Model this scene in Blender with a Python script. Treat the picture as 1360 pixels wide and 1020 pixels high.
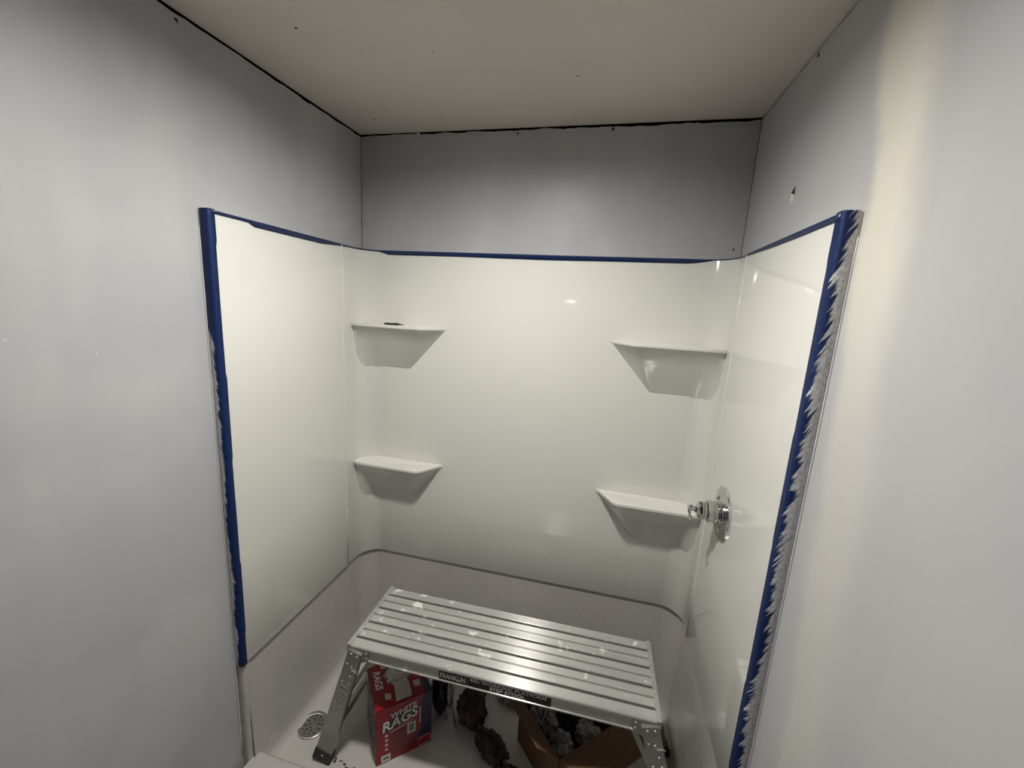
import bpy, bmesh, math, random
from mathutils import Vector, Matrix, noise
random.seed(7)
for o in list(bpy.data.objects): bpy.data.objects.remove(o)
SC = bpy.context.scene
COL = SC.collection

# ------------------------------------------------------------------ camera
F_PX, YAW, PITCH, ROLL = 531.47, -0.2252, -0.1858, 0.0588
CAM = Vector((1.086, -1.632, 1.703))
fwd = Vector((math.sin(YAW) * math.cos(PITCH), math.cos(YAW) * math.cos(PITCH), math.sin(PITCH)))
rgt = Vector((math.cos(YAW), -math.sin(YAW), 0)); up = rgt.cross(fwd)
r2 = rgt * math.cos(ROLL) + up * math.sin(ROLL); u2 = -rgt * math.sin(ROLL) + up * math.cos(ROLL)
cd = bpy.data.cameras.new('camera'); cam = bpy.data.objects.new('camera', cd); COL.objects.link(cam)
cd.sensor_width = 36.0; cd.lens = 36.0 * F_PX / 1360.0; cd.clip_start = 0.02
cam.matrix_world = Matrix(((r2.x, u2.x, -fwd.x, CAM.x), (r2.y, u2.y, -fwd.y, CAM.y), (r2.z, u2.z, -fwd.z, CAM.z), (0, 0, 0, 1)))
SC.camera = cam

# ------------------------------------------------------------------ world, light, exposure
wd = bpy.data.worlds.new('world'); SC.world = wd; wd.use_nodes = True
wd.node_tree.nodes['Background'].inputs[0].default_value = (0.5, 0.5, 0.5, 1)
wd.node_tree.nodes['Background'].inputs[1].default_value = 0.0
SC.view_settings.view_transform = 'Standard'; SC.view_settings.look = 'None'
SC.view_settings.gamma = 1.0; SC.view_settings.use_curve_mapping = False
SC.view_settings.exposure = 0.0
LIGHT = (0.755, -0.84)          # the recessed ceiling lamp over the shower's front edge
LAMP_STRENGTH = 775.0
LAMP_COLOUR = (1.0, 0.962, 0.90)
LIGHT_2 = (0.72, -2.30)        # a second one like it, farther back in the bathroom
LAMP2_STRENGTH = 40.0

# ------------------------------------------------------------------ sizes
W = 1.52; INS = 0.028; ZS = 1.915; ZR = 0.50; ZRR = 0.516; YFL = -0.735; YFR = -0.728
H0 = 2.382; YBACK = -3.1; FLOORZ = 0.03
def ceil_z(y): return H0 + 0.025 * y

# ------------------------------------------------------------------ helpers
def tag(o, label=None, cat=None, group=None, kind=None):
    if label: o['label'] = label
    if cat: o['category'] = cat
    if group: o['group'] = group
    if kind: o['kind'] = kind
    return o
def link(name, me, mat=None, parent=None):
    o = bpy.data.objects.new(name, me); COL.objects.link(o)
    if mat and me is not None: me.materials.append(mat)
    if parent: o.parent = parent
    return o
def empty(name, loc=(0, 0, 0), rz=0):
    o = bpy.data.objects.new(name, None); COL.objects.link(o); o.location = loc; o.rotation_euler = (0, 0, rz)
    o.empty_display_size = 0.05
    return o
def from_bm(name, bm, mat=None, parent=None, smooth=None, fix=True):
    if fix: bmesh.ops.recalc_face_normals(bm, faces=bm.faces)
    me = bpy.data.meshes.new(name); bm.to_mesh(me); bm.free()
    if smooth is not None:
        me.polygons.foreach_set('use_smooth', [True] * len(me.polygons))
        if smooth < 180: me.set_sharp_from_angle(angle=math.radians(smooth))
    return link(name, me, mat, parent)
def box(bm, x0, x1, y0, y1, z0, z1):
    v = [bm.verts.new(c) for c in ((x0, y0, z0), (x1, y0, z0), (x1, y1, z0), (x0, y1, z0), (x0, y0, z1), (x1, y0, z1), (x1, y1, z1), (x0, y1, z1))]
    for f in ((0, 3, 2, 1), (4, 5, 6, 7), (0, 1, 5, 4), (1, 2, 6, 5), (2, 3, 7, 6), (3, 0, 4, 7)): bm.faces.new([v[i] for i in f])
    return v
def bevel(bm, w, seg=2, ang=40):
    es = [e for e in bm.edges if len(e.link_faces) == 2 and e.calc_face_angle(0) > math.radians(ang)]
    bmesh.ops.bevel(bm, geom=es, offset=w, segments=seg, profile=0.5, affect='EDGES', clamp_overlap=True)
def prism(bm, poly, d):
    """solid from a list of 3D points pushed along vector d"""
    a = [bm.verts.new(p) for p in poly]; b = [bm.verts.new(Vector(p) + Vector(d)) for p in poly]; n = len(a)
    bm.faces.new(a); bm.faces.new(b[::-1])
    for i in range(n): bm.faces.new((a[i], b[i], b[(i + 1) % n], a[(i + 1) % n]))
def bar(bm, A, B, w, t, side=(0, 1, 0)):
    """rectangular bar from A to B; w measured along 'side'"""
    A = Vector(A); B = Vector(B); d = (B - A).normalized(); s = Vector(side); s = (s - d * s.dot(d)).normalized(); n = d.cross(s)
    q = [s * (w / 2) + n * (t / 2), -s * (w / 2) + n * (t / 2), -s * (w / 2) - n * (t / 2), s * (w / 2) - n * (t / 2)]
    prism(bm, [A + c for c in q], B - A)
def tube(bm, pts, r, seg=10, closed=False):
    pts = [Vector(p) for p in pts]; n = len(pts); rr = r if isinstance(r, (list, tuple)) else [r] * n; rings = []
    ref = Vector((0.31, 0.22, 0.92))
    for i, P in enumerate(pts):
        if closed: d = pts[(i + 1) % n] - pts[i - 1]
        else: d = pts[min(i + 1, n - 1)] - pts[max(i - 1, 0)]
        d.normalize(); a = d.cross(ref).normalized(); b = d.cross(a)
        rings.append([bm.verts.new(P + (a * math.cos(t) + b * math.sin(t)) * rr[i]) for t in (2 * math.pi * k / seg for k in range(seg))])
    for i in range(n if closed else n - 1):
        A, B = rings[i], rings[(i + 1) % n]
        for k in range(seg): bm.faces.new((A[k], A[(k + 1) % seg], B[(k + 1) % seg], B[k]))
    if not closed: bm.faces.new(rings[0][::-1]); bm.faces.new(rings[-1])
def lathe(bm, prof, O, axis, seg=48):
    """prof: (distance along axis, radius) points"""
    O = Vector(O); ax = Vector(axis).normalized(); a = ax.orthogonal().normalized(); b = ax.cross(a); rings = []
    for t, r in prof:
        if r < 1e-6: rings.append([bm.verts.new(O + ax * t)])
        else: rings.append([bm.verts.new(O + ax * t + (a * math.cos(2 * math.pi * k / seg) + b * math.sin(2 * math.pi * k / seg)) * r) for k in range(seg)])
    for A, B in zip(rings, rings[1:]):
        for k in range(seg):
            k2 = (k + 1) % seg
            if len(A) == 1 and len(B) == 1: continue
            if len(A) == 1: bm.faces.new((A[0], B[k], B[k2]))
            elif len(B) == 1: bm.faces.new((A[k], A[k2], B[0]))
            else: bm.faces.new((A[k], A[k2], B[k2], B[k]))
def text_mesh(name, s, mat, parent, O, X, Y, size, bold=0.0, shear=0.0, sx=1.0, align='LEFT', ext=0.0004):
    """flat lettering: baseline origin O, reading direction X, letter-up direction Y"""
    cu = bpy.data.curves.new(name, 'FONT'); cu.body = s; cu.size = size; cu.offset = bold * size; cu.shear = shear; cu.extrude = ext
    cu.align_x = align; cu.resolution_u = 3
    t = bpy.data.objects.new('tmp_text', cu); COL.objects.link(t)
    dg = bpy.context.evaluated_depsgraph_get(); dg.update()
    me = bpy.data.meshes.new_from_object(t.evaluated_get(dg)); bpy.data.objects.remove(t); bpy.data.curves.remove(cu)
    X = Vector(X).normalized(); Y = Vector(Y); Y = (Y - X * Y.dot(X)).normalized(); Z = X.cross(Y); O = Vector(O)
    me.transform(Matrix(((X.x * sx, Y.x, Z.x, O.x), (X.y * sx, Y.y, Z.y, O.y), (X.z * sx, Y.z, Z.z, O.z), (0, 0, 0, 1))))
    me.materials.clear(); me.name = name
    return link(name, me, mat, parent)
def fbm(p, o=4, s=1.0):
    a, v = 1.0, 0.0
    for i in range(o): v += a * noise.noise(Vector(p) * s); s *= 2.03; a *= 0.55
    return v
def crumple(name, mat, parent, loc, size, rz=0, amp=0.3, freq=2.2, seed=0, sub=5, ridge=True, floor=None, bend=0.0):
    """crumpled cloth or paper: a ball displaced by folded noise, flattened where it lies on the floor"""
    bm = bmesh.new(); bmesh.ops.create_icosphere(bm, subdivisions=sub, radius=1.0)
    off = Vector((seed * 3.1, seed * 1.7, seed * 5.3)); c, s = math.cos(rz), math.sin(rz)
    for v in bm.verts:
        p = v.co.normalized()
        w = p + 0.35 * Vector((noise.noise(p * 1.7 + off), noise.noise(p * 1.7 + off + Vector((9, 0, 0))), noise.noise(p * 1.7 + off + Vector((0, 9, 0)))))
        d = 0.0; a = 1.0; f = freq
        for k in range(3):
            n = noise.noise(w * f + off); n = (0.75 - 2.6 * math.sqrt(n * n + 0.004)) if ridge else n
            d += a * n; a *= 0.42; f *= 1.9
        q = p * max(0.35, 0.92 + amp * d)
        q = Vector((q.x * size[0], q.y * size[1], q.z * size[2]))
        if bend: q.y += bend * (q.x / size[0]) ** 2
        q = Vector((q.x * c - q.y * s, q.x * s + q.y * c, q.z)) + Vector(loc)
        if floor is not None and q.z < floor: q.z = floor + 0.0006
        v.co = q
    return from_bm(name, bm, mat, parent, smooth=180)

# ------------------------------------------------------------------ materials
def new_mat(name, col=(0.8, 0.8, 0.8), rough=0.5, metal=0.0, spec=0.5):
    m = bpy.data.materials.new(name); m.use_nodes = True; b = m.node_tree.nodes['Principled BSDF']
    b.inputs['Base Color'].default_value = (*col, 1); b.inputs['Roughness'].default_value = rough
    b.inputs['Metallic'].default_value = metal; b.inputs['Specular IOR Level'].default_value = spec
    return m
class G:
    def __init__(s, m): s.m = m; s.t = m.node_tree; s.n = s.t.nodes; s.l = s.t.links; s.b = s.n['Principled BSDF']
    def node(s, k, **kw):
        n = s.n.new(k)
        for a, v in kw.items(): setattr(n, a, v)
        return n
    def noise(s, vec, scale, detail=4, rough=0.55, out='Fac'):
        n = s.node('ShaderNodeTexNoise'); n.inputs['Scale'].default_value = scale; n.inputs['Detail'].default_value = detail; n.inputs['Roughness'].default_value = rough
        if vec is not None: s.l.new(vec, n.inputs['Vector'])
        return n.outputs[out]
    def ramp(s, fac, stops):
        n = s.node('ShaderNodeValToRGB'); e = n.color_ramp.elements
        while len(e) < len(stops): e.new(0.5)
        for i, (p, c) in enumerate(stops):
            e[i].position = p; e[i].color = (*c, 1) if len(c) == 3 else c
        s.l.new(fac, n.inputs['Fac']); return n.outputs['Color']
    def mix(s, fac, a, b):
        n = s.node('ShaderNodeMix', data_type='RGBA')
        if isinstance(fac, (int, float)): n.inputs[0].default_value = fac
        else: s.l.new(fac, n.inputs[0])
        for v, k in ((a, 6), (b, 7)):
            if isinstance(v, tuple): n.inputs[k].default_value = (*v, 1)
            else: s.l.new(v, n.inputs[k])
        return n.outputs[2]
    def math(s, op, a, b=None, clamp=False):
        n = s.node('ShaderNodeMath', operation=op, use_clamp=clamp)
        for v, k in ((a, 0), (b, 1)):
            if v is None: continue
            if isinstance(v, (int, float)): n.inputs[k].default_value = v
            else: s.l.new(v, n.inputs[k])
        return n.outputs[0]
    def step(s, v, a, b):
        n = s.node('ShaderNodeMapRange', interpolation_type='SMOOTHSTEP'); s.l.new(v, n.inputs[0])
        n.inputs[1].default_value = a; n.inputs[2].default_value = b; return n.outputs[0]
    def obj(s): return s.node('ShaderNodeTexCoord').outputs['Object']
    def uv(s): return s.node('ShaderNodeTexCoord').outputs['UV']
    def xyz(s, v):
        n = s.node('ShaderNodeSeparateXYZ'); s.l.new(v, n.inputs[0]); return n.outputs
    def comb(s, x, y, z):
        n = s.node('ShaderNodeCombineXYZ')
        for v, k in ((x, 0), (y, 1), (z, 2)):
            if isinstance(v, (int, float)): n.inputs[k].default_value = v
            else: s.l.new(v, n.inputs[k])
        return n.outputs[0]
    def mapping(s, vec, scale=(1, 1, 1), rot=(0, 0, 0)):
        n = s.node('ShaderNodeMapping'); n.inputs['Scale'].default_value = scale; n.inputs['Rotation'].default_value = rot; s.l.new(vec, n.inputs['Vector']); return n.outputs[0]
    def col(s, c): s.l.new(c, s.b.inputs['Base Color'])
    def rough(s, c): s.l.new(c, s.b.inputs['Roughness'])
    def bump(s, h, strength=0.2, dist=0.002):
        n = s.node('ShaderNodeBump'); n.inputs['Strength'].default_value = strength; n.inputs['Distance'].default_value = dist
        s.l.new(h, n.inputs['Height']); s.l.new(n.outputs[0], s.b.inputs['Normal'])

PAINT = (0.405, 0.414, 0.435); PAINT_THIN = (0.465, 0.467, 0.475); CREAM = (0.66, 0.645, 0.565)
def wall_mat(name, side):
    m = new_mat(name, PAINT, 0.42, 0, 0.35); g = G(m); o = g.obj(); x, y, z = g.xyz(o)
    big = g.noise(o, 2.3, 3); streak = g.noise(g.mapping(o, (9, 9, 0.9)), 1.0, 3)
    c = g.mix(g.step(big, 0.40, 0.66), PAINT, PAINT_THIN)
    c = g.mix(g.math('MULTIPLY', g.step(streak, 0.45, 0.72), 0.35), c, (0.372, 0.381, 0.405))
    if side == 'right':
        c = g.mix(0.5, c, (0.48, 0.482, 0.488))
        wob = g.math('MULTIPLY', g.math('SUBTRACT', g.noise(o, 5.0, 4), 0.5), 0.09)
        yy = g.math('ADD', y, wob)
        # bare cream coat left between two painted areas, leaning with height
        e0 = g.math('ADD', yy, g.math('MULTIPLY', g.math('SUBTRACT', z, 1.9), -0.10))
        inner = g.step(e0, -0.705, -0.745)
        outer = g.step(e0, -0.90, -0.80)
        c = g.mix(g.math('MULTIPLY', g.math('MULTIPLY', inner, outer), g.math('ADD', 0.35, g.math('MULTIPLY', g.step(z, 1.45, 1.9), 0.65))), c, CREAM)
    g.col(c)
    fine = g.noise(o, 160, 3); g.bump(g.math('ADD', g.math('MULTIPLY', fine, 0.4), g.math('MULTIPLY', g.noise(o, 24, 4), 0.7)), 0.10, 0.002)
    g.rough(g.ramp(g.noise(o, 6, 3), [(0.3, (0.36,) * 3), (0.7, (0.5,) * 3)]))
    return m
M_WL = wall_mat('blue_grey_paint', 'left'); M_WR = wall_mat('blue_grey_and_cream_paint', 'right'); M_WB = wall_mat('blue_grey_paint_short_wall', 'back')
M_CEIL = new_mat('ceiling_paint', (0.70, 0.655, 0.60), 0.5, 0, 0.3)
g = G(M_CEIL); o = g.obj(); g.col(g.mix(g.step(g.noise(o, 1.8, 3), 0.35, 0.7), (0.655, 0.602, 0.548), (0.70, 0.645, 0.588))); g.bump(g.noise(o, 40, 4), 0.08, 0.002)
M_FLOOR = new_mat('grey_vinyl', (0.34, 0.32, 0.30), 0.5)
g = G(M_FLOOR); g.col(g.mix(g.step(g.noise(g.obj(), 5, 4), 0.35, 0.7), (0.14, 0.13, 0.12), (0.19, 0.175, 0.16)))
M_ACR = new_mat('white_acrylic', (0.655, 0.655, 0.618), 0.17, 0, 0.5)
g = G(M_ACR); o = g.obj(); g.rough(g.ramp(g.noise(o, 7, 4), [(0.3, (0.045,) * 3), (0.75, (0.11,) * 3)])); g.bump(g.noise(o, 3.2, 2), 0.05, 0.01)
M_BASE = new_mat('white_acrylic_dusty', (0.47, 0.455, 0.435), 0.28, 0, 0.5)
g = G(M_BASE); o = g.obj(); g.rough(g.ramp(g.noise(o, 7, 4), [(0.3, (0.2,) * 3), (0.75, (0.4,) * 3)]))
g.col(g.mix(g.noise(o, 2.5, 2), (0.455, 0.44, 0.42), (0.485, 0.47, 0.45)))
M_CAULK = new_mat('caulk', (0.60, 0.60, 0.595), 0.6)
M_DARK = new_mat('dark_hole', (0.02, 0.02, 0.02), 0.9)
M_CHIP = new_mat('plaster_chip', (0.53, 0.52, 0.50), 0.8)
M_PAPER = new_mat('torn_board_paper', (0.66, 0.64, 0.58), 0.8)
M_CHROME = new_mat('chrome', (0.72, 0.72, 0.73), 0.07, 1.0)
M_STEEL = new_mat('drain_steel', (0.50, 0.49, 0.47), 0.32, 1.0)
M_BRASS = new_mat('scuffed_chrome', (0.60, 0.59, 0.57), 0.16, 1.0)
M_RUBBER = new_mat('black_rubber', (0.018, 0.018, 0.018), 0.6)
def tape_mat(name, thr_top, thr_low, z_a, z_b, amp):
    m = new_mat(name, (0.004, 0.035, 0.20), 0.6, 0, 0.3); g = G(m); u, v, _ = g.xyz(g.uv())
    wrink = g.noise(g.comb(g.math('MULTIPLY', u, 0.6), g.math('MULTIPLY', v, 26), 0), 4, 4)
    blue = g.ramp(wrink, [(0.3, (0.0008, 0.0105, 0.062)), (0.75, (0.0015, 0.020, 0.10))])
    strokes = g.noise(g.comb(g.math('MULTIPLY', u, 0.8), g.math('ADD', g.math('MULTIPLY', v, 80), g.math('MULTIPLY', u, -7)), 0), 1.0, 4, 0.65)
    slow = g.noise(g.comb(0.0, g.math('MULTIPLY', v, 5.5), 3.0), 1.0, 3)
    t = g.node('ShaderNodeMapRange'); g.l.new(v, t.inputs[0]); t.inputs[1].default_value = z_a; t.inputs[2].default_value = z_b; t.inputs[3].default_value = thr_low; t.inputs[4].default_value = thr_top
    h = g.math('ADD', u, g.math('MULTIPLY', g.math('SUBTRACT', strokes, 0.5), amp)); h = g.math('ADD', h, g.math('MULTIPLY', g.math('SUBTRACT', slow, 0.5), 0.9))
    mask = g.step(g.math('SUBTRACT', h, t.outputs[0]), -0.02, 0.09)
    gr = g.noise(g.comb(g.math('MULTIPLY', u, 3), g.math('MULTIPLY', v, 60), 0), 2.0, 4)
    g.col(g.mix(mask, blue, g.ramp(gr, [(0.3, (0.38, 0.39, 0.40)), (0.7, (0.68, 0.68, 0.69))])))
    g.bump(g.math('ADD', mask, g.math('MULTIPLY', strokes, 0.6)), 0.3, 0.001)
    return m
M_TAPE_T = new_mat('blue_tape', (0.004, 0.035, 0.20), 0.45)
g = G(M_TAPE_T); u_, v_, w_ = g.xyz(g.uv()); n_ = g.noise(g.comb(g.math('MULTIPLY', u_, 30), v_, 0), 3, 4)
g.col(g.mix(g.step(g.math('ADD', g.math('MULTIPLY', v_, 0.25), n_), 0.80, 0.95), (0.0008, 0.014, 0.074), (0.10, 0.16, 0.30)))
M_TAPE_L = tape_mat('blue_tape_painted_edge', 1.55, 0.66, 1.56, 1.64, 0.75)
M_TAPE_R = tape_mat('blue_tape_heavily_painted', 0.95, 0.60, 1.80, 1.93, 1.25)
def alu(name, base=(0.56, 0.56, 0.545), rough=0.40, dusty=True, aniso=0.0):
    m = new_mat(name, base, rough, 0.85); g = G(m); o = g.obj()
    c = g.mix(g.step(g.noise(g.mapping(o, (2, 26, 26)), 1.5, 4), 0.3, 0.7), tuple(v * 0.9 for v in base), tuple(min(1, v * 1.08) for v in base))
    if dusty:
        sp = g.step(g.noise(o, 19, 3, 0.6), 0.635, 0.68); sp2 = g.step(g.noise(g.mapping(o, (1, 1.2, 1)), 46, 3, 0.6), 0.655, 0.70)
        spl = g.math('MAXIMUM', sp, sp2); c = g.mix(g.math('MULTIPLY', spl, 0.8), c, (0.78, 0.77, 0.73))
        g.l.new(g.math('SUBTRACT', 0.5, g.math('MULTIPLY', spl, 0.5)), g.b.inputs['Metallic'])
    g.col(c)
    if aniso:
        g.b.inputs['Anisotropic'].default_value = aniso
        t = g.node('ShaderNodeTangent', direction_type='UV_MAP'); t.uv_map = 'UVMap'; g.l.new(t.outputs[0], g.b.inputs['Tangent'])
    return m
M_ALU_TOP = alu('scuffed_aluminium_deck', (0.57, 0.57, 0.55), rough=0.28, aniso=1.0)
M_DECK = new_mat('dark_channel', (0.07, 0.07, 0.062), 0.7)  # near-black colour for the sheet closing the slots between slats
M_ALU = alu('aluminium', (0.46, 0.46, 0.44), 0.38)
M_ALU_LEG = alu('aluminium_leg', (0.44, 0.44, 0.415), 0.42, dusty=False)
M_RIVET = new_mat('rivet_metal', (0.7, 0.7, 0.68), 0.25, 1.0)
M_BLK = new_mat('black_sticker', (0.008, 0.008, 0.009), 0.4)
M_DKRED = new_mat('dark_maroon_sticker', (0.022, 0.008, 0.009), 0.4)
M_WHT = new_mat('white_print', (0.66, 0.66, 0.64), 0.5)
M_GRYPRINT = new_mat('grey_print', (0.16, 0.15, 0.14), 0.5)
M_RED = new_mat('red_carton', (0.33, 0.004, 0.014), 0.38)
g = G(M_RED); g.col(g.mix(g.step(g.noise(g.obj(), 14, 4), 0.3, 0.75), (0.23, 0.0028, 0.010), (0.29, 0.0045, 0.014)))
M_RED2 = new_mat('dark_red_print', (0.14, 0.0015, 0.008), 0.4)
M_NAVY = new_mat('navy_print', (0.003, 0.0045, 0.045), 0.4)
M_COLLAGE = new_mat('photo_printed_side', (0.1, 0.08, 0.08), 0.5)
g = G(M_COLLAGE); n_ = g.noise(g.mapping(g.obj(), (1, 1, 0.6)), 26, 3); g.col(g.ramp(n_, [(0.40, (0.05, 0.035, 0.04)), (0.52, (0.16, 0.13, 0.13)), (0.60, (0.36, 0.33, 0.32)), (0.72, (0.10, 0.02, 0.03))]))
M_CARDIN = new_mat('grey_board_inside', (0.50, 0.46, 0.40), 0.8)
M_RAGW = new_mat('white_rag', (0.62, 0.60, 0.56), 0.9)
M_KRAFT = new_mat('kraft_cardboard', (0.22, 0.115, 0.055), 0.8)
g = G(M_KRAFT); o = g.obj(); g.col(g.mix(g.step(g.noise(g.mapping(o, (3, 3, 20)), 4, 4), 0.3, 0.7), (0.125, 0.064, 0.032), (0.155, 0.083, 0.042)))
def cloth(name, a, b, rough=0.85, sc=16):
    m = new_mat(name, a, rough); g = G(m); o = g.obj(); g.col(g.mix(g.step(g.noise(o, sc, 5, 0.65), 0.42, 0.62), a, b)); g.bump(g.noise(o, 60, 4), 0.4, 0.003); return m
M_BLKRAG = cloth('black_rag', (0.018, 0.016, 0.016), (0.055, 0.04, 0.038))
M_BRNRAG = cloth('dark_brown_stained_rag', (0.022, 0.019, 0.018), (0.085, 0.055, 0.05))
M_MAROON = cloth('maroon_stained_rag', (0.05, 0.022, 0.024), (0.17, 0.10, 0.095))
M_GRYRAG = cloth('grey_white_rag', (0.36, 0.36, 0.35), (0.10, 0.10, 0.095))
M_REDRAG = cloth('red_rag', (0.24, 0.02, 0.022), (0.13, 0.008, 0.012))
M_PLAS = new_mat('thin_white_plastic', (0.55, 0.54, 0.50), 0.3)
M_BAG = new_mat('black_plastic', (0.009, 0.009, 0.012), 0.35)

# ------------------------------------------------------------------ room shell
def wall_slab(name, mat, A, B, inward, z0, seed, thick=0.0127, gap=(0.003, 0.008), n=150):
    """drywall sheet from A to B in plan whose cut upper edge stops a few ragged millimetres below the ceiling"""
    A = Vector((*A, 0)); B = Vector((*B, 0)); nrm = Vector((*inward, 0)); bm = bmesh.new(); rows = []
    for i in range(n + 1):
        P = A.lerp(B, i / n); s = (P - A).length
        r = 0.5 + 0.9 * noise.noise(Vector((s * 2.3, seed, 0))) + 0.45 * noise.noise(Vector((s * 16, seed, 4))) + 0.25 * noise.noise(Vector((s * 60, seed, 8)))
        zt = ceil_z(P.y) - (gap[0] + (gap[1] - gap[0]) * max(0, min(1.2, r)))
        Q = P - nrm * thick
        rows.append([bm.verts.new((P.x, P.y, z0)), bm.verts.new((P.x, P.y, zt)), bm.verts.new((Q.x, Q.y, zt)), bm.verts.new((Q.x, Q.y, z0))])
    for a, b in zip(rows, rows[1:]):
        for k in range(4): bm.faces.new((a[k], b[k], b[(k + 1) % 4], a[(k + 1) % 4]))
    bm.faces.new(rows[0]); bm.faces.new(rows[-1][::-1])
    return tag(from_bm(name, bm, mat), kind='structure')
wall_left = wall_slab('wall_left', M_WL, (0, YBACK), (0, 0.0), (1, 0), 0.0, 1.3, gap=(0.007, 0.018))
wall_right = wall_slab('wall_right', M_WR, (W, YBACK), (W, 0.0), (-1, 0), 0.0, 5.1, gap=(0.003, 0.008))
wall_back = wall_slab('wall_back', M_WB, (0.0022, 0), (W - 0.0015, 0), (0, -1), 0.0, 9.7, gap=(0.004, 0.014))
wall_front = wall_slab('wall_front', M_WL, (0, YBACK), (0.62, YBACK), (0, 1), 0.0, 2.2)      # unseen wall; doorway gap beside it added to cut bounced light
# ceiling board with a round cut-out for each lamp
def ceiling():
    bm = bmesh.new(); NS = 32; R = 0.070
    def zc(x, y): return bm.verts.new((x, y, ceil_z(y)))
    ys = [YBACK - 0.15, (LIGHT[1] + LIGHT_2[1]) / 2, 0.003]
    for (cx, cy), (y0, y1) in ((LIGHT_2, (ys[0], ys[1])), (LIGHT, (ys[1], ys[2]))):
        outer = []; inner = []
        for k in range(NS):
            t = 2 * math.pi * (k + 0.5) / NS; c, s = math.cos(t), math.sin(t)
            inner.append(zc(cx + R * c, cy + R * s))
            k1 = ((W + 0.003 - cx) if c > 0 else (cx + 0.003)) / max(abs(c), 1e-6); k2 = ((y1 - cy) if s > 0 else (cy - y0)) / max(abs(s), 1e-6)
            q = min(k1, k2); outer.append(zc(cx + q * c, cy + q * s))
        corners = [zc(W + 0.003, y1), zc(-0.003, y1), zc(-0.003, y0), zc(W + 0.003, y0)]
        for k in range(NS):
            a, b = outer[k], outer[(k + 1) % NS]; f = [inner[k], a]
            if abs(a.co.x - b.co.x) > 1e-5 and abs(a.co.y - b.co.y) > 1e-5:
                f.append(min(corners, key=lambda v: (v.co - (a.co + b.co) / 2).length))
            f += [b, inner[(k + 1) % NS]]; bm.faces.new(f)
    bmesh.ops.remove_doubles(bm, verts=bm.verts, dist=1e-5)
    return tag(from_bm('ceiling', bm, M_CEIL), kind='structure')
ceil = ceiling()
bm = bmesh.new(); box(bm, -0.02, W + 0.02, YBACK - 0.02, 0.02, -0.05, 0.0); tag(from_bm('floor', bm, M_FLOOR), kind='structure')

# lamps let into the ceiling
def downlight(xy, strength, label):
    zc = ceil_z(xy[1]); t = empty('recessed_light', (xy[0], xy[1], zc)); tag(t, label, 'ceiling light')
    M_E = bpy.data.materials.new('lamp_lens'); M_E.use_nodes = True; nt = M_E.node_tree; nt.nodes.clear()
    e = nt.nodes.new('ShaderNodeEmission'); e.inputs[0].default_value = (*LAMP_COLOUR, 1); e.inputs[1].default_value = strength
    nt.links.new(e.outputs[0], nt.nodes.new('ShaderNodeOutputMaterial').inputs[0])
    bm = bmesh.new(); lathe(bm, [(0.004, 0.0), (0.0055, 0.018), (0.010, 0.034), (0.017, 0.047), (0.027, 0.058)], (0, 0, 0), (0, 0, 1), 40); from_bm('lens', bm, M_E, t)
    bm = bmesh.new(); lathe(bm, [(0.030, 0.0585), (-0.001, 0.0660), (-0.004, 0.070), (-0.004, 0.082), (-0.0005, 0.085)], (0, 0, 0), (0, 0, 1), 48); from_bm('trim_ring', bm, M_CAULK, t, smooth=50)
    bm = bmesh.new(); lathe(bm, [(0.05, 0.0), (0.05, 0.0695), (0.0, 0.0695)], (0, 0, 0), (0, 0, 1), 40); from_bm('housing', bm, M_STEEL, t, smooth=40)
    return t
downlight(LIGHT, LAMP_STRENGTH, 'round white recessed ceiling light above the shower opening')
downlight(LIGHT_2, LAMP2_STRENGTH, 'round white recessed ceiling light farther back from the shower')

# nail holes, dents and chips in the board
def spot(parent, c, n, r, mat, name, seed):
    c = Vector(c); n = Vector(n); a = n.orthogonal().normalized(); b = n.cross(a); bm = bmesh.new(); k = 10; rnd = random.Random(seed)
    prism(bm, [c - n * 0.002 + (a * math.cos(2 * math.pi * i / k) + b * math.sin(2 * math.pi * i / k)) * r * rnd.uniform(0.65, 1.2) for i in range(k)], n * 0.0024)
    from_bm(name, bm, mat, parent)
spot(wall_back, (0.677, 0, 2.362), (0, -1, 0), 0.0045, M_DARK, 'nail_hole', 1)
spot(wall_back, (1.033, 0, 2.364), (0, -1, 0), 0.0055, M_DARK, 'nail_hole', 2)
spot(wall_back, (1.493, 0, 1.955), (0, -1, 0), 0.004, M_DARK, 'nail_hole', 12)
spot(wall_left, (0, -0.749, 2.340), (1, 0, 0), 0.0055, M_DARK, 'nail_hole', 3)
spot(wall_left, (0, -0.992, 1.553), (1, 0, 0), 0.0035, M_CHIP, 'paint_bump', 4)
spot(wall_left, (0, -1.126, 1.591), (1, 0, 0), 0.003, M_CHIP, 'paint_bump', 5)
spot(wall_right, (W, -0.384, 2.356), (-1, 0, 0), 0.006, M_DARK, 'nail_hole', 6)
for (x, y, r, m, nm, s) in ((0.556, -0.50, 0.006, M_CHIP, 'plaster_chip', 7), (0.552, -0.497, 0.003, M_DARK, 'nail_hole', 8), (0.929, -0.331, 0.0035, M_DARK, 'nail_hole', 9), (0.247, -0.643, 0.004, M_DARK, 'nail_hole', 10), (0.148, -0.13, 0.004, M_DARK, 'nail_hole', 11)):
    spot(ceil, (x, y, ceil_z(y)), (0, 0, -1), r, m, nm, s)
def quad_wall(parent, pts, mat, name, n, t=0.0012):
    bm = bmesh.new(); prism(bm, [Vector(p) - Vector(n) * 0.001 for p in pts], Vector(n) * t); return from_bm(name, bm, mat, parent)
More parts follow.
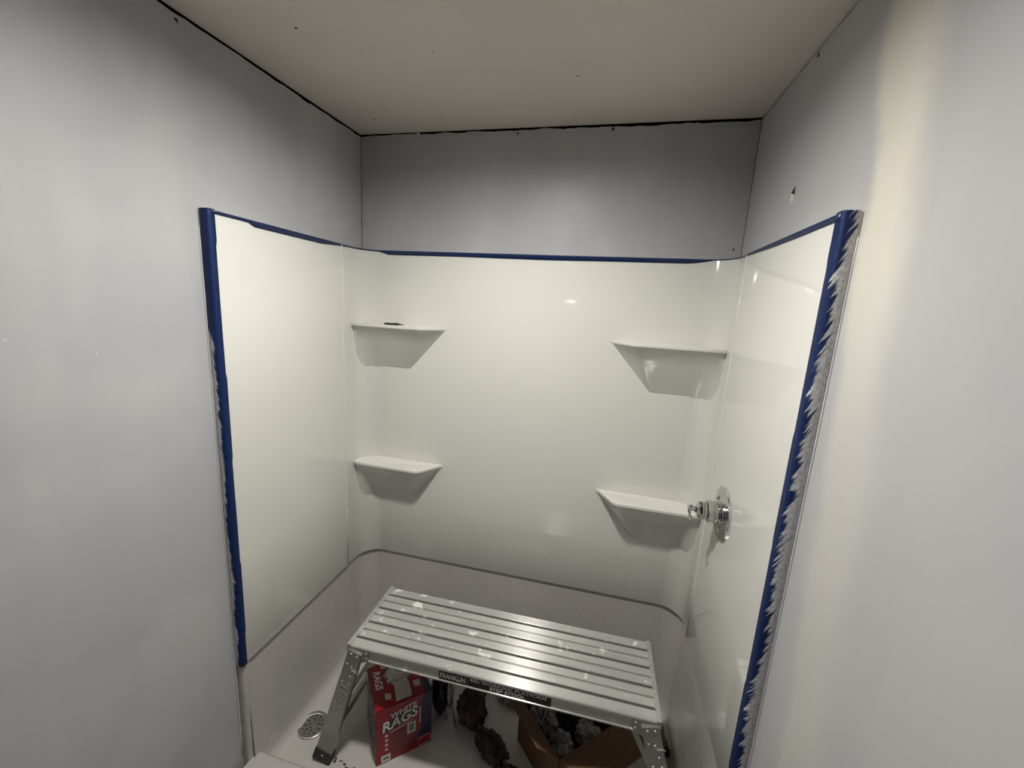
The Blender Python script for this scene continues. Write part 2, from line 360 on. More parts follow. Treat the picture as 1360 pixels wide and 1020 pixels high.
# small torn opening in the board above the surround
quad_wall(wall_right, [(W, -0.363, 2.050), (W, -0.383, 2.056), (W, -0.386, 2.020), (W, -0.367, 2.014)], M_PAPER, 'torn_patch', (-1, 0, 0))
quad_wall(wall_right, [(W, -0.364, 2.045), (W, -0.386, 2.056), (W, -0.388, 2.034)], M_DARK, 'torn_opening', (-1, 0, 0), 0.0017)
spot(wall_back, (0.262, 0, 2.3745), (0, -1, 0), 0.008, M_CHIP, 'plaster_chip', 21)

# ------------------------------------------------------------------ shower surround
surround = tag(empty('shower_surround', (0, 0, ZR)), 'glossy white moulded shower wall surround with four corner shelves', 'shower surround')
surround.location = (0, 0, 0)
COVE = 0.090; SEAM = -0.182; PROUD = 0.003
def mirror(pts): return [(W - x, y) for x, y in pts][::-1]
def arc(cx, cy, r, a0, a1, n): return [(cx + r * math.cos(a0 + (a1 - a0) * i / n), cy + r * math.sin(a0 + (a1 - a0) * i / n)) for i in range(n + 1)]
PI = math.pi
def side_path(yf):
    x = INS + PROUD; r = 0.008
    return [(0.0, yf)] + arc(x - r, yf + r, r, -PI / 2, 0, 6) + [(x, -0.55), (x, -0.37)] + [(x, SEAM - 0.006)] + arc(x - 0.004, SEAM - 0.004, 0.004, 0, PI / 2, 4) + [(INS - 0.002, SEAM)]
def back_path(r=COVE, off=0.0):
    i = INS - off
    L = [(i, SEAM), (i, SEAM + 0.03)] + arc(i + r, -i - r, r, PI, PI / 2, 14)
    return L + [(0.3, -i), (0.6, -i), (W / 2, -i), (W - 0.6, -i), (W - 0.3, -i)] + mirror(L)
def outer_pt(x, y):
    """the point of the drywall behind a point of the surround"""
    if y > -INS - COVE * 0.29 - 0.012 and 0.09 < x < W - 0.09: return (x, -0.0003)
    d = [(x, (0.0003, y)), (W - x, (W - 0.0003, y)), (-y, (x, -0.0003))]
    return min(d, key=lambda q: q[0])[1]
def sweep_panel(name, path, z_levels, mat, parent, zoff=lambda x: 0.0, smooth=35):
    bm = bmesh.new(); n = len(path); grid = []
    for k, (z, inset) in enumerate(z_levels):
        row = []
        for (x, y) in path:
            ox, oy = outer_pt(x, y); d = Vector((ox - x, oy - y)); L = max(d.length, 1e-6); d = d / L * min(inset, L)
            row.append(bm.verts.new((x + d.x, y + d.y, z + (zoff(x) if z < 1 else 0))))
        grid.append(row)
    for a, b in zip(grid, grid[1:]):
        for i in range(n - 1): bm.faces.new((a[i], a[i + 1], b[i + 1], b[i]))
    bmesh.ops.remove_doubles(bm, verts=bm.verts, dist=1e-6)
    return from_bm(name, bm, mat, parent, smooth=smooth)
ZL = [(ZR + 0.006, 1.0), (ZR, 0.004), (ZR, 0.0015), (ZR + 0.003, 0.0), (0.9, 0.0), (1.35, 0.0), (ZS - 0.006, 0.0), (ZS - 0.0015, 0.0015), (ZS, 0.006), (ZS, 1.0)]
zslope = lambda x: (ZRR - ZR) * x / W
sweep_panel('side_panel', side_path(YFL), ZL, M_ACR, surround, zslope)
sweep_panel('side_panel', mirror(side_path(YFR)), ZL, M_ACR, surround, zslope)
sweep_panel('back_panel', back_path(), ZL, M_ACR, surround, zslope)
for xx, yf in ((0.0015, YFL), (W - 0.0015, YFR)):
    bm = bmesh.new(); tube(bm, [(xx, yf - 0.0005 + 0.001 * noise.noise(Vector((z * 9, xx, 0))), z) for z in [0.13 + k * 0.06 for k in range(30)]], 0.0022, 8); from_bm('caulk_bead', bm, M_CAULK, surround, smooth=180)
for xx in (INS + 0.0022, W - INS - 0.0022):
    bm = bmesh.new(); tube(bm, [(xx, SEAM, ZR + 0.004 + k * (ZS - ZR - 0.006) / 6 + (zslope(xx) if k == 0 else 0)) for k in range(7)], 0.0040, 10); from_bm('seam_bead', bm, M_ACR, surround, smooth=180)
def shelf(mx, z):
    """moulded corner shelf: flat ledge, sloping underside that dies into the wall"""
    X = (lambda x: W - x) if mx else (lambda x: x)
    bm = bmesh.new(); yb = -INS + 0.0005; d = -0.134
    top = [(INS - 0.004, yb - 0.055), (INS - 0.004, d + 0.010), (0.050, d), (0.088, d), (0.13, d), (0.335, d), (0.352, d + 0.012), (0.405, yb - 0.012), (0.418, yb)]
    top = [(INS + 0.055, yb), (INS + 0.016, yb - 0.016)] + top
    def ring(sc, zz, dy=0): return [bm.verts.new((X(0.20 + (x - 0.20) * sc if x > 0.2 else x), y if y > -0.05 else y + dy, zz)) for x, y in top]
    r = [ring(1.0, z), ring(1.0, z - 0.012)]
    low = [(INS + 0.055, yb + 0.004), (INS + 0.016, yb + 0.003), (INS - 0.004, yb - 0.05), (INS - 0.004, yb - 0.066), (0.042, -0.067), (0.070, -0.0400), (0.112, yb + 0.001), (0.240, yb + 0.001), (0.250, yb + 0.002), (0.255, yb + 0.003), (0.257, yb + 0.004)]
    mid = []
    for (a, b), (c, e) in zip(top, low):
        a2 = a - 0.010 if a > 0.3 else a; b2 = b + 0.010 if b < -0.05 else b
        mid.append((a2, min(b2, yb)))
    r.append([bm.verts.new((X(a), b, z - 0.019)) for a, b in mid])
    for t in (0.33, 0.66): r.append([bm.verts.new((X(a + (c - a) * t), b + (e - b) * t, z - 0.019 - 0.176 * t)) for (a, b), (c, e) in zip(mid, low)])
    r.append([bm.verts.new((X(c), e, z - 0.195)) for c, e in low])
    n = len(top)
    for A, B in zip(r, r[1:]):
        for i in range(n): bm.faces.new((A[i], A[(i + 1) % n], B[(i + 1) % n], B[i]))
    # ledge with a slightly raised rim
    def inner(k, zz):
        cx, cy = 0.19, -0.075
        return [bm.verts.new((X(cx + (x - cx) * k), cy + (y - cy) * k, zz)) for x, y in top]
    i1 = inner(0.93, z + 0.0005); i2 = inner(0.89, z - 0.003)
    for A, B in ((r[0], i1), (i1, i2)):
        for i in range(n): bm.faces.new((A[i], A[(i + 1) % n], B[(i + 1) % n], B[i]))
    bm.faces.new(i2); bm.faces.new(r[-1])
    bmesh.ops.recalc_face_normals(bm, faces=bm.faces)
    es = [e for e in bm.edges if len(e.link_faces) == 2 and e.calc_face_angle(0) > 0.5 and max(abs(v.co.z - z) for v in e.verts) < 0.016]
    bmesh.ops.bevel(bm, geom=es, offset=0.0035, segments=2, profile=0.5, affect='EDGES', clamp_overlap=True)
    return from_bm('corner_shelf', bm, M_ACR, surround, smooth=38)
for mx in (False, True):
    for z in (1.607, 0.988): shelf(mx, z)

# ------------------------------------------------------------------ shower base
base = tag(empty('shower_tray', (0, 0, 0)), 'white acrylic shower tray with raised walls below the surround', 'shower tray')
REC = 0.009
def base_wall():
    """lower wall, set back a little under the lip of the surround, running down in a curve to the pan floor"""
    bm = bmesh.new()
    def loop(off, rc):
        i = INS - 0.0 + off
        L = [(i, YFL + 0.02), (i, -0.5), (i, -0.3), (i, -0.150), (i, -0.122), (i, -i - rc)] + arc(i + rc, -i - rc, rc, PI, PI / 2, 12)[1:]
        return L + [(0.4, -i), (W / 2, -i), (W - 0.4, -i)] + mirror(L)
    lv = [(ZR + 0.004, -REC), (ZR - 0.03, -REC), (0.40, -REC + 0.002), (0.25, 0.001), (0.12, 0.004)]
    Rf = 0.045
    for k in range(1, 8):
        a = k / 7 * PI / 2; lv.append((FLOORZ + Rf - Rf * math.sin(a) + 0.0, 0.006 + Rf - Rf * math.cos(a)))
    rows = []
    for z, off in lv:
        row = []
        for (x, y) in loop(off, 0.080):
            o2 = 0.0
            if z > 0.3 and x > W - 0.06 and y < -0.104: o2 = -min(REC, (-(y + 0.104)) * 0.25)      # the setback dies out on the valve side
            row.append(bm.verts.new((x + o2, y, z + (zslope(x) if z > 0.3 else 0))))
        rows.append(row)
    n = len(rows[0])
    for a, b in zip(rows, rows[1:]):
        for i in range(n - 1): bm.faces.new((a[i], a[i + 1], b[i + 1], b[i]))
    bm.faces.new(rows[-1])
    # pan floor carried on to the threshold
    e0, e1 = rows[-1][0].co.copy(), rows[-1][-1].co.copy()
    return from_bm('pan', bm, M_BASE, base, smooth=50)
base_wall()
# front returns of the lower wall below the tape
for sx, yf in ((0, YFL), (1, YFR)):
    bm = bmesh.new(); X = (lambda x: W - x) if sx else (lambda x: x)
    poly = [(X(0.0004), yf + 0.004, 0.0)] + [(X(x), y, 0.0) for x, y in arc(INS - 0.003 - 0.012, yf + 0.016, 0.012, -PI / 2, 0, 6)] + [(X(INS - 0.004), yf + 0.035, 0.0), (X(0.0004), yf + 0.035, 0.0)]
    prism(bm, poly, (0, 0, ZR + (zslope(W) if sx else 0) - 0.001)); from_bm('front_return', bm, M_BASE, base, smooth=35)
bm = bmesh.new()
prof = [(-0.655, FLOORZ - 0.001), (-0.667, FLOORZ + 0.004), (-0.676, FLOORZ + 0.016), (-0.684, 0.085), (-0.690, 0.100), (-0.702, 0.107), (-0.765, 0.107), (-0.777, 0.100), (-0.782, 0.088), (-0.785, 0.0), (-0.655, 0.0)]
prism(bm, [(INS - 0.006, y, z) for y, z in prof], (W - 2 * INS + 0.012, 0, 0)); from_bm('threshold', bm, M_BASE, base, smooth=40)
# drain
DR = (0.100, -0.517, FLOORZ)
drain = tag(empty('shower_drain', DR), 'round chrome strainer set in the shower floor next to the stool leg', 'drain')
bm = bmesh.new(); lathe(bm, [(0.0004, 0.0565), (0.003, 0.0555), (0.0045, 0.052), (0.0042, 0.046), (0.0028, 0.043)], (0, 0, 0), (0, 0, 1), 48); from_bm('rim', bm, M_STEEL, drain, smooth=60)
bm = bmesh.new(); lathe(bm, [(0.0030, 0.0), (0.0029, 0.030), (0.0028, 0.0435), (0.0006, 0.0445)], (0, 0, 0), (0, 0, 1), 40); from_bm('strainer_plate', bm, M_STEEL, drain, smooth=40)
for rr, n in ((0.012, 4), (0.024, 8), (0.036, 12)):
    for k in range(n):
        a = 2 * PI * (k + 0.5 * (n > 4)) / n
        spot(drain, (rr * math.cos(a), rr * math.sin(a), 0.0026), (0, 0, 1), 0.0043, M_DARK, 'hole', k)
spot(drain, (0.014, -0.006, 0.0034), (0, 0, 1), 0.009, M_GRYPRINT, 'grime', 41); spot(drain, (-0.004, 0.006, 0.0034), (0, 0, 1), 0.007, M_GRYPRINT, 'grime', 42)

# ------------------------------------------------------------------ shower valve
VX = W - INS - PROUD; VC = (VX, -0.350, 1.115)
valve = tag(empty('shower_valve', VC), 'chrome shower valve with bare stem and round wall plate', 'shower valve')
def vp(name, prof, mat, seg=40, sm=35):
    bm = bmesh.new(); lathe(bm, prof, (0, 0, 0), (-1, 0, 0), seg); return from_bm(name, bm, mat, valve, smooth=sm)
vp('escutcheon', [(0.0006, 0.0835), (0.0040, 0.0835), (0.0062, 0.0815), (0.0085, 0.070), (0.0108, 0.052), (0.0118, 0.042), (0.0118, 0.0)], M_CHROME, 72)
vp('hub', [(0.0115, 0.041), (0.0150, 0.040), (0.0165, 0.036), (0.0165, 0.0)], M_CHROME)
vp('sleeve', [(0.016, 0.0), (0.016, 0.030), (0.020, 0.0335), (0.026, 0.0335), (0.028, 0.031), (0.031, 0.031), (0.033, 0.034), (0.044, 0.034), (0.047, 0.031), (0.047, 0.0)], M_BRASS)
vp('bonnet_nut', [(0.047, 0.0), (0.047, 0.025), (0.050, 0.0295), (0.056, 0.0295), (0.058, 0.0255), (0.062, 0.0255), (0.064, 0.0280), (0.070, 0.0270), (0.073, 0.019), (0.076, 0.0165), (0.078, 0.0)], M_BRASS, 8, 20)
vp('stem', [(0.076, 0.0), (0.076, 0.0105), (0.081, 0.0095), (0.083, 0.0072), (0.093, 0.0072), (0.095, 0.0055), (0.095, 0.0)], M_CHROME, 24)
bm = bmesh.new(); pts = []
for k in range(15):
    a = math.radians(110 - 265 * k / 14); pts.append((-0.093 + 0.002 * math.sin(k), 0.016 * math.cos(a) * 1.0 - 0.002, -0.011 + 0.0215 * math.sin(a)))
tube(bm, pts, [0.0045] * 13 + [0.004, 0.003], 10); from_bm('stop_hook', bm, M_CHROME, valve, smooth=60)
for (dy, dz) in ((0.026, 0.038), (-0.026, -0.044)):
    bm = bmesh.new(); lathe(bm, [(0.008, 0.0075), (0.0150, 0.0072), (0.0165, 0.0055), (0.0165, 0.0)], (0, dy, dz), (-1, 0, 0), 20); from_bm('screw', bm, M_CHROME, valve, smooth=35)

# ------------------------------------------------------------------ blue tape
def uv_strip(name, rows, mat, label, closed_top=None, thick=0.0006):
    """rows: list of (list of points across, list of uv) -> one thin folded strip"""
    bm = bmesh.new(); uvl = bm.loops.layers.uv.new('UVMap'); vs = []
    for pts, uvs in rows: vs.append(([bm.verts.new(p) for p in pts], uvs))
    for (a, ua), (b, ub) in zip(vs, vs[1:]):
        for i in range(len(a) - 1):
            f = bm.faces.new((a[i], a[i + 1], b[i + 1], b[i]))
            for lp, uv in zip(f.loops, (ua[i], ua[i + 1], ub[i + 1], ub[i])): lp[uvl].uv = uv
    o = from_bm(name, bm, mat, None, smooth=40)
    s = o.modifiers.new('thickness', 'SOLIDIFY'); s.thickness = thick; s.offset = 0.0
    return tag(o, label, 'tape', 'blue masking tape around the surround')
def vertical_tape(mx, yf, wf, z0, z1, mat, label, seed):
    X = (lambda x: W - x) if mx else (lambda x: x); e = 0.0010; rows = []; n = 90; x = INS + PROUD; r = 0.008
    for k in range(n + 1):
        z = z0 + (z1 - z0) * k / n
        w = wf + 0.0016 * noise.noise(Vector((z * 2.6, seed, 0))) + (0.0025 if (z * 1.0 % 0.61) < 0.25 else 0.0)
        prof = [(x + e, yf + r + w), (x + e, yf + r)] + [(x - r + (r + e) * math.cos(t), yf + r - (r + e) * math.sin(t)) for t in (PI / 8, PI / 4, 3 * PI / 8, PI / 2)] + [(x * 0.45, yf - e), (0.0055, yf - e + 0.0006 * noise.noise(Vector((z * 30, seed, 2))))]
        L = [0.0]
        for a, b in zip(prof, prof[1:]): L.append(L[-1] + math.hypot(a[0] - b[0], a[1] - b[1]))
        rows.append(([(X(px), py, z) for px, py in prof], [(l / L[-1], z) for l in L]))
    # fold over the top edge
    if z1 > 1.8:
        pts, uvs = rows[-1]; rows.append(([(p[0], p[1] + (0.004 if i > 1 else 0.0), z1 + 0.002) for i, p in enumerate(pts)], [(u, z1 + 0.004) for u, v in uvs]))
    return uv_strip('masking_tape', rows, mat, label)
vertical_tape(False, YFL, 0.010, ZR - 0.004, ZS + 0.001, M_TAPE_L, 'blue tape down the surround front edge away from the valve, lightly paint smeared', 1.0)
vertical_tape(True, YFR, 0.016, 0.42, ZS + 0.001, M_TAPE_R, 'blue tape down the surround front edge beside the valve, heavily smeared with paint', 2.0)
def top_tape():
    e = 0.0012; P = []; xs = INS + PROUD
    P += [(xs, y) for y in [YFL + 0.010 + k * (SEAM - YFL - 0.010) / 24 for k in range(25)]]
    bp = [(INS + (0.0), -0.14)] + arc(INS + COVE, -INS - COVE, COVE, PI, PI / 2, 10)
    P += bp + [(INS + COVE + k * (W - 2 * INS - 2 * COVE) / 44, -INS) for k in range(1, 44)] + [(W - x, y) for x, y in bp][::-1]
    P += [(W - xs, y) for y in [SEAM - k * (SEAM - YFR - 0.010) / 24 for k in range(25)]]
    rows = []; s = 0
    for i, (x, y) in enumerate(P):
        a = Vector(P[max(i - 1, 0)]); b = Vector(P[min(i + 1, len(P) - 1)]); d = (b - a).normalized(); nrm = Vector((d.y, -d.x)); s += (Vector((x, y)) - a).length if i else 0
        if y < -0.60 and x < 0.5: w = 0.010
        elif y < -0.30 and x < 0.5: w = 0.019
        elif y < SEAM + 0.002 and x < 0.5: w = 0.019 - 0.010 * (y + 0.30) / (0.30 + SEAM)
        elif y < -INS - 0.002 and x < 0.5: w = 0.006
        elif x < 0.14: w = 0.006 + 0.010 * (x - 0.10) / 0.04 if x > 0.1 else 0.006
        elif x < W - 0.16 and y > -0.1: w = 0.0165 + 0.0025 * noise.noise(Vector((x * 3, 1, 0))) + 0.003 * math.sin((x - 0.1) / 1.3 * PI)
        elif y > -0.1 and x > 1: w = max(0.004, 0.004 + 0.0125 * (W - 0.09 - x) / 0.07)
        elif y > SEAM: w = 0.005
        else: w = 0.008 + 0.007 * min(1, (SEAM - y) / 0.25) + 0.002 * noise.noise(Vector((y * 6, 4, 0)))
        q = Vector((x, y)) + nrm * e; q2 = Vector((x, y)) - nrm * 0.006
        rows.append(([(q.x, q.y, ZS + 0.001 - w), (q.x, q.y, ZS - 0.0005), (q2.x, q2.y, ZS + 0.0014)], [(s, 0.0), (s, 0.7), (s, 1.0)]))
    return uv_strip('masking_tape', rows, M_TAPE_T, 'long narrow strip of blue tape along the top of the surround')
top_tape()

# ------------------------------------------------------------------ step stool
STZ = FLOORZ
stool = tag(empty('step_stool', (0.8328, -0.4262, STZ), math.radians(1.25)), 'long aluminium work platform stool with slotted deck and splayed legs', 'step stool')
HX, HY, TZ = 0.512, 0.1515, 0.500
def uvbox(bm):
    uvl = bm.loops.layers.uv.new('UVMap')
    for f in bm.faces:
        for lp in f.loops: lp[uvl].uv = (lp.vert.co.y, lp.vert.co.x)
def plank(y0, y1):
    bm = bmesh.new(); m = (y0 + y1) / 2; gw = 0.0040; gd = 0.008
    poly = [(y0, TZ - 0.016), (y0, TZ - 0.0015), (y0 + 0.0015, TZ), (m - gw, TZ), (m - gw * 0.85, TZ - gd), (m + gw * 0.85, TZ - gd), (m + gw, TZ), (y1 - 0.0015, TZ), (y1, TZ - 0.0015), (y1, TZ - 0.016)]
    prism(bm, [(-HX + 0.006, y, z) for y, z in poly], (2 * HX - 0.012, 0, 0)); bmesh.ops.recalc_face_normals(bm, faces=bm.faces); uvbox(bm)
    return from_bm('slat', bm, M_ALU_TOP, stool)
RW = 0.036; GAP = 0.0105; PW = (2 * HY - 2 * RW - 4 * GAP) / 3
for k in range(3): y0 = -HY + RW + GAP + k * (PW + GAP); plank(y0, y0 + PW)
FH = 0.052
for s, nm in ((-1, 'front_rail'), (1, 'rear_rail')):
    bm = bmesh.new(); e = 0.003
    poly = [(s * (HY - RW), TZ - 0.012), (s * (HY - RW), TZ - 0.001), (s * (HY - RW + 0.001), TZ), (s * (HY - 0.003), TZ), (s * (HY), TZ - 0.003), (s * HY, TZ - 0.010), (s * (HY - 0.004), TZ - 0.012), (s * (HY - 0.004), TZ - FH + 0.005), (s * (HY - 0.001), TZ - FH + 0.004), (s * (HY - 0.001), TZ - FH), (s * (HY - 0.012), TZ - FH), (s * (HY - 0.012), TZ - 0.012)]
    prism(bm, [(-HX + 0.002, y, z) for y, z in poly], (2 * HX - 0.004, 0, 0)); bmesh.ops.recalc_face_normals(bm, faces=bm.faces); uvbox(bm)
    from_bm(nm, bm, M_ALU_TOP, stool)
for s in (-1, 1):
    bm = bmesh.new(); box(bm, s * HX - 0.007, s * HX + 0.007, -HY - 0.001, HY + 0.001, TZ - 0.024, TZ + 0.0035); bevel(bm, 0.003, 2); from_bm('end_cap', bm, M_ALU, stool, smooth=40)
bm = bmesh.new(); box(bm, -HX + 0.008, HX - 0.008, -HY + 0.0125, HY - 0.0125, TZ - 0.0185, TZ - 0.0163); from_bm('deck_plate', bm, M_DECK, stool)
for x in (-0.42, -0.14, 0.14, 0.42):
    bm = bmesh.new(); box(bm, x - 0.016, x + 0.016, -HY + 0.013, HY - 0.013, TZ - 0.036, TZ - 0.0187); from_bm('cross_brace', bm, M_ALU_LEG, stool)
def rivet(parent, c, n, r=0.0042):
    bm = bmesh.new(); lathe(bm, [(-0.001, r), (0.0008, r), (0.002, r * 0.75), (0.0028, 0.0)], c, n, 12); from_bm('rivet', bm, M_RIVET, parent, smooth=60)
YF = -HY + 0.004
for sx in (-1, 1):
    for sy in (-1, 1):
        A = Vector((sx * 0.488, sy * 0.1435, TZ - 0.022)); B = Vector((sx * 0.615, sy * 0.170, 0.012)); d = (B - A).normalized()
        bm = bmesh.new(); sd = Vector((1, 0, 0)); sd = (sd - d * sd.dot(d)).normalized(); nn = d.cross(sd)
        if nn.y * sy < 0: nn = -nn
        wt, wb, tk = 0.050, 0.064, 0.024
        poly = [A - sd * wt / 2, A + sd * wt / 2, B + sd * wb / 2, B - sd * wb / 2]
        prism(bm, [p - nn * tk / 2 for p in poly], nn * tk); bevel(bm, 0.003, 2)
        leg = from_bm('leg', bm, M_ALU_LEG, stool, smooth=40)
        bm = bmesh.new(); C0 = B - d * 0.042; hw = wb / 2 + 0.0022; E1 = B + d * 0.006
        q = [C0 - sd * hw, C0 + sd * hw, E1 + sd * (hw + 0.002), E1 - sd * (hw + 0.002)]
        vs0 = [p - nn * (tk / 2 + 0.0025) for p in q]
        prism(bm, vs0, nn * (tk + 0.005))
        for v in bm.verts: v.co.z = max(v.co.z, 0.0006)
        from_bm('rubber_foot', bm, M_RUBBER, leg)
        rivet(leg, C0 + d * 0.018 + nn * (tk / 2 + 0.0025), nn, 0.0035)
        for t, o_ in ((0.012, -0.010), (0.012, 0.012), (0.055, -0.014), (0.060, 0.004), (0.098, 0.010), (0.130, -0.012), (0.130, 0.014)): rivet(leg, A + d * t + sd * o_ + nn * (tk / 2), nn)
        # lock slot near the hinge
        bm = bmesh.new(); c = A + d * 0.072 + sd * 0.018 + nn * (tk / 2 + 0.0008); bar(bm, c - sd * 0.014, c + sd * 0.014, 0.004, 0.003, d); from_bm('lock_pin', bm, M_RIVET, leg)
        if sy < 0:
            o_ = nn * (tk / 2 + 0.0003)
            if sx < 0:
                bm = bmesh.new(); c = A + d * 0.20; prism(bm, [c - d * 0.058 - sd * 0.019 + o_, c - d * 0.058 + sd * 0.019 + o_, c + d * 0.058 + sd * 0.019 + o_, c + d * 0.058 - sd * 0.019 + o_], nn * 0.0005); lab = from_bm('warning_label', bm, M_ALU, leg)
                o2 = o_ + nn * 0.0006
                bm = bmesh.new(); tube(bm, [c - d * 0.012 + (sd * math.cos(t) * 0.013 + d * math.sin(t) * 0.017) + o2 for t in (2 * PI * k / 18 for k in range(18))], 0.0012, 6, True); from_bm('pictogram_ring', bm, M_GRYPRINT, lab)
                bm = bmesh.new(); bar(bm, c - d * 0.050 - sd * 0.014 + o2, c - d * 0.044 + sd * 0.016 + o2, 0.007, 0.0006, d); bar(bm, c - d * 0.022 + sd * 0.008 + o2, c + d * 0.000 - sd * 0.008 + o2, 0.002, 0.0006, sd); from_bm('pictogram', bm, M_GRYPRINT, lab)
                for k in range(4):
                    bm = bmesh.new(); bar(bm, c + d * (0.016 + 0.009 * k) - sd * (0.013 - 0.003 * (k % 2)) + o2, c + d * (0.016 + 0.009 * k) + sd * (0.012 - 0.004 * (k % 3)) + o2, 0.0022, 0.0006, d); from_bm('print_line', bm, M_GRYPRINT, lab)
        # folding stay from the leg up to the deck
        bm = bmesh.new(); bar(bm, A + d * 0.265 - nn * 0.016, Vector((sx * 0.425, sy * 0.125, TZ - 0.030)), 0.016, 0.004, (0, 0, 1)); from_bm('stay', bm, M_ALU_LEG, stool)
        # corner gusset on the rail
        bm = bmesh.new(); y = sy * (HY - 0.0035)
        prism(bm, [(sx * 0.508, y, TZ - 0.0125), (sx * 0.440, y, TZ - 0.0125), (sx * 0.440, y, TZ - FH + 0.003), (sx * 0.470, y, TZ - FH - 0.012), (sx * 0.4865, y, TZ - 0.095), (sx * 0.515, y, TZ - 0.095)], (0, sy * 0.0025, 0))
        gs = from_bm('gusset', bm, M_ALU_LEG, stool)
        for (gx, gz) in ((0.447, 0.020), (0.447, 0.040), (0.478, 0.022), (0.497, 0.024), (0.482, 0.046)): rivet(gs, (sx * gx, y + sy * 0.0025, TZ - gz), (0, sy, 0))
    bm = bmesh.new(); bar(bm, (sx * 0.585, -0.162, 0.115), (sx * 0.585, 0.162, 0.115), 0.030, 0.018, (0, 0, 1)); from_bm('crossbar', bm, M_ALU_LEG, stool)
# sticker on the front rail
ys = -HY + 0.0038; sx0 = -0.182; sx1 = 0.192; zt, zb = TZ - 0.0125, TZ - FH + 0.0055; xm = -0.082
bm = bmesh.new(); prism(bm, [(xm, ys, zb), (sx1, ys, zb), (sx1, ys, zt), (xm, ys, zt)], (0, -0.0004, 0)); st = from_bm('sticker', bm, M_BLK, stool); st['label'] = 'black sticker with white lettering'
bm = bmesh.new(); prism(bm, [(sx0, ys, zb), (xm - 0.001, ys, zb), (xm - 0.001, ys, zt), (sx0, ys, zt)], (0, -0.0004, 0)); st2 = from_bm('maker_sticker', bm, M_DKRED, stool)
yl = ys - 0.0006; XR, ZU = (1, 0, 0), (0, 0, 1)
text_mesh('lettering', 'FRANKLIN', M_WHT, st2, (sx0 + 0.004, yl, zb + 0.0085), XR, ZU, 0.0255, 0.016, 0, 0.74)
text_mesh('lettering', '40in WORKING PLATFORM', M_WHT, st, (xm + 0.006, yl, zb + 0.0195), XR, ZU, 0.0165, 0.015, 0, 1.27)
text_mesh('lettering', 'STEP STOOL', M_WHT, st, ((xm + sx1) / 2 - 0.004, yl, zb + 0.004), XR, ZU, 0.0165, 0.015, 0, 1.27, 'CENTER')

# ------------------------------------------------------------------ box of rags
BF = Vector((0.420, -0.580, FLOORZ)); eu = Vector((math.cos(0.73), math.sin(0.73), 0)); ev = Vector((-eu.y, eu.x, 0)); BU, BV, BH = 0.206, 0.195, 0.238
rag = tag(empty('rag_box', BF), 'red carton of white rags torn open at the top, under the stool', 'box')
P = lambda u, v, w: eu * (u * BU) + ev * (v * BV) + Vector((0, 0, w * BH + 0.0005))
def face(name, pts, mat, n, t=0.0012, parent=rag):
    bm = bmesh.new(); prism(bm, pts, Vector(n) * t); return from_bm(name, bm, mat, parent)
front = face('front_panel', [P(0, 0, 0), P(1, 0, 0), P(1, 0, 1), P(0, 0, 1)], M_RED, ev)
lside = face('side_panel', [P(0, 0, 0), P(0, 1, 0), P(0, 1, 1), P(0, 0, 1)], M_COLLAGE, eu)
face('side_panel', [P(1, 0, 0), P(1, 1, 0), P(1, 1, 1), P(1, 0, 1)], M_NAVY, -eu)
face('back_panel', [P(0, 1, 0), P(1, 1, 0), P(1, 1, 1), P(0, 1, 1)], M_RED, -ev)
face('bottom_panel', [P(0, 0, 0), P(1, 0, 0), P(1, 1, 0), P(0, 1, 0)], M_CARDIN, (0, 0, 1))
hole = [(0.37, 1.0), (0.40, 0.93), (0.36, 0.85), (0.27, 0.78), (0.30, 0.70), (0.25, 0.60), (0.34, 0.50), (0.39, 0.40), (0.37, 0.08), (0.64, 0.08), (0.63, 0.42), (0.70, 0.55), (0.74, 0.66), (0.71, 0.80), (0.74, 1.0)]
left_part = [(0, 0), (0.37, 0.0)] + [(a, b) for a, b in hole[8::-1]] + [(0, 1)]
right_part = [(0.64, 0)] + hole[9:] [:0] + [(1, 0), (1, 1)] + hole[:8:-1]
mid_part = [(0.37, 0), (0.64, 0), (0.64, 0.08), (0.37, 0.08)]
tops = [face('top_panel', [P(a, b, 1) for a, b in q], M_RED, (0, 0, -1)) for q in (left_part, right_part, mid_part)]
# folded-back grey flap, creased down its middle
bm = bmesh.new(); fl = [[P(0.36, 0.05, 1.006), P(0.50, 0.05, 1.012), P(0.645, 0.05, 1.006)], [P(0.375, 0.26, 1.07), P(0.50, 0.26, 1.055), P(0.64, 0.26, 1.07)], [P(0.40, 0.42, 1.02), P(0.52, 0.45, 1.01), P(0.63, 0.46, 1.03)], [P(0.50, 0.60, 0.99), P(0.56, 0.62, 1.0), P(0.66, 0.62, 1.02)]]
vv = [[bm.verts.new(p) for p in r] for r in fl]
for a, b in zip(vv, vv[1:]):
    for i in range(2): bm.faces.new((a[i], a[i + 1], b[i + 1], b[i]))
o = from_bm('torn_flap', bm, M_CARDIN, rag); s = o.modifiers.new('thickness', 'SOLIDIFY'); s.thickness = 0.0012
r_ = tag(crumple('rag', M_RAGW, None, BF + P(0.50, 0.66, 0.86), (0.060, 0.062, 0.045), math.atan2(eu.y, eu.x), 0.3, 2.0, 3), 'crumpled white rag in the opening of the red carton', 'rag')
fn = -ev; off = fn * 0.0006
def fp(u, w, k=1): return P(u, 0, w) + off * k
def fquad(name, u0, u1, w0, w1, mat, k=1, parent=None):
    return face(name, [fp(u0, w0, k), fp(u1, w0, k), fp(u1, w1, k), fp(u0, w1, k)], mat, fn, 0.0003, parent or front)
face('blue_band', [fp(0.80, 0.30), fp(1, 0.30), fp(1, 0.995), fp(0.86, 0.995), fp(0.80, 0.86)], M_NAVY, fn, 0.0003, front)
fquad('blue_foot', 0.74, 1.0, 0.20, 0.32, M_NAVY)
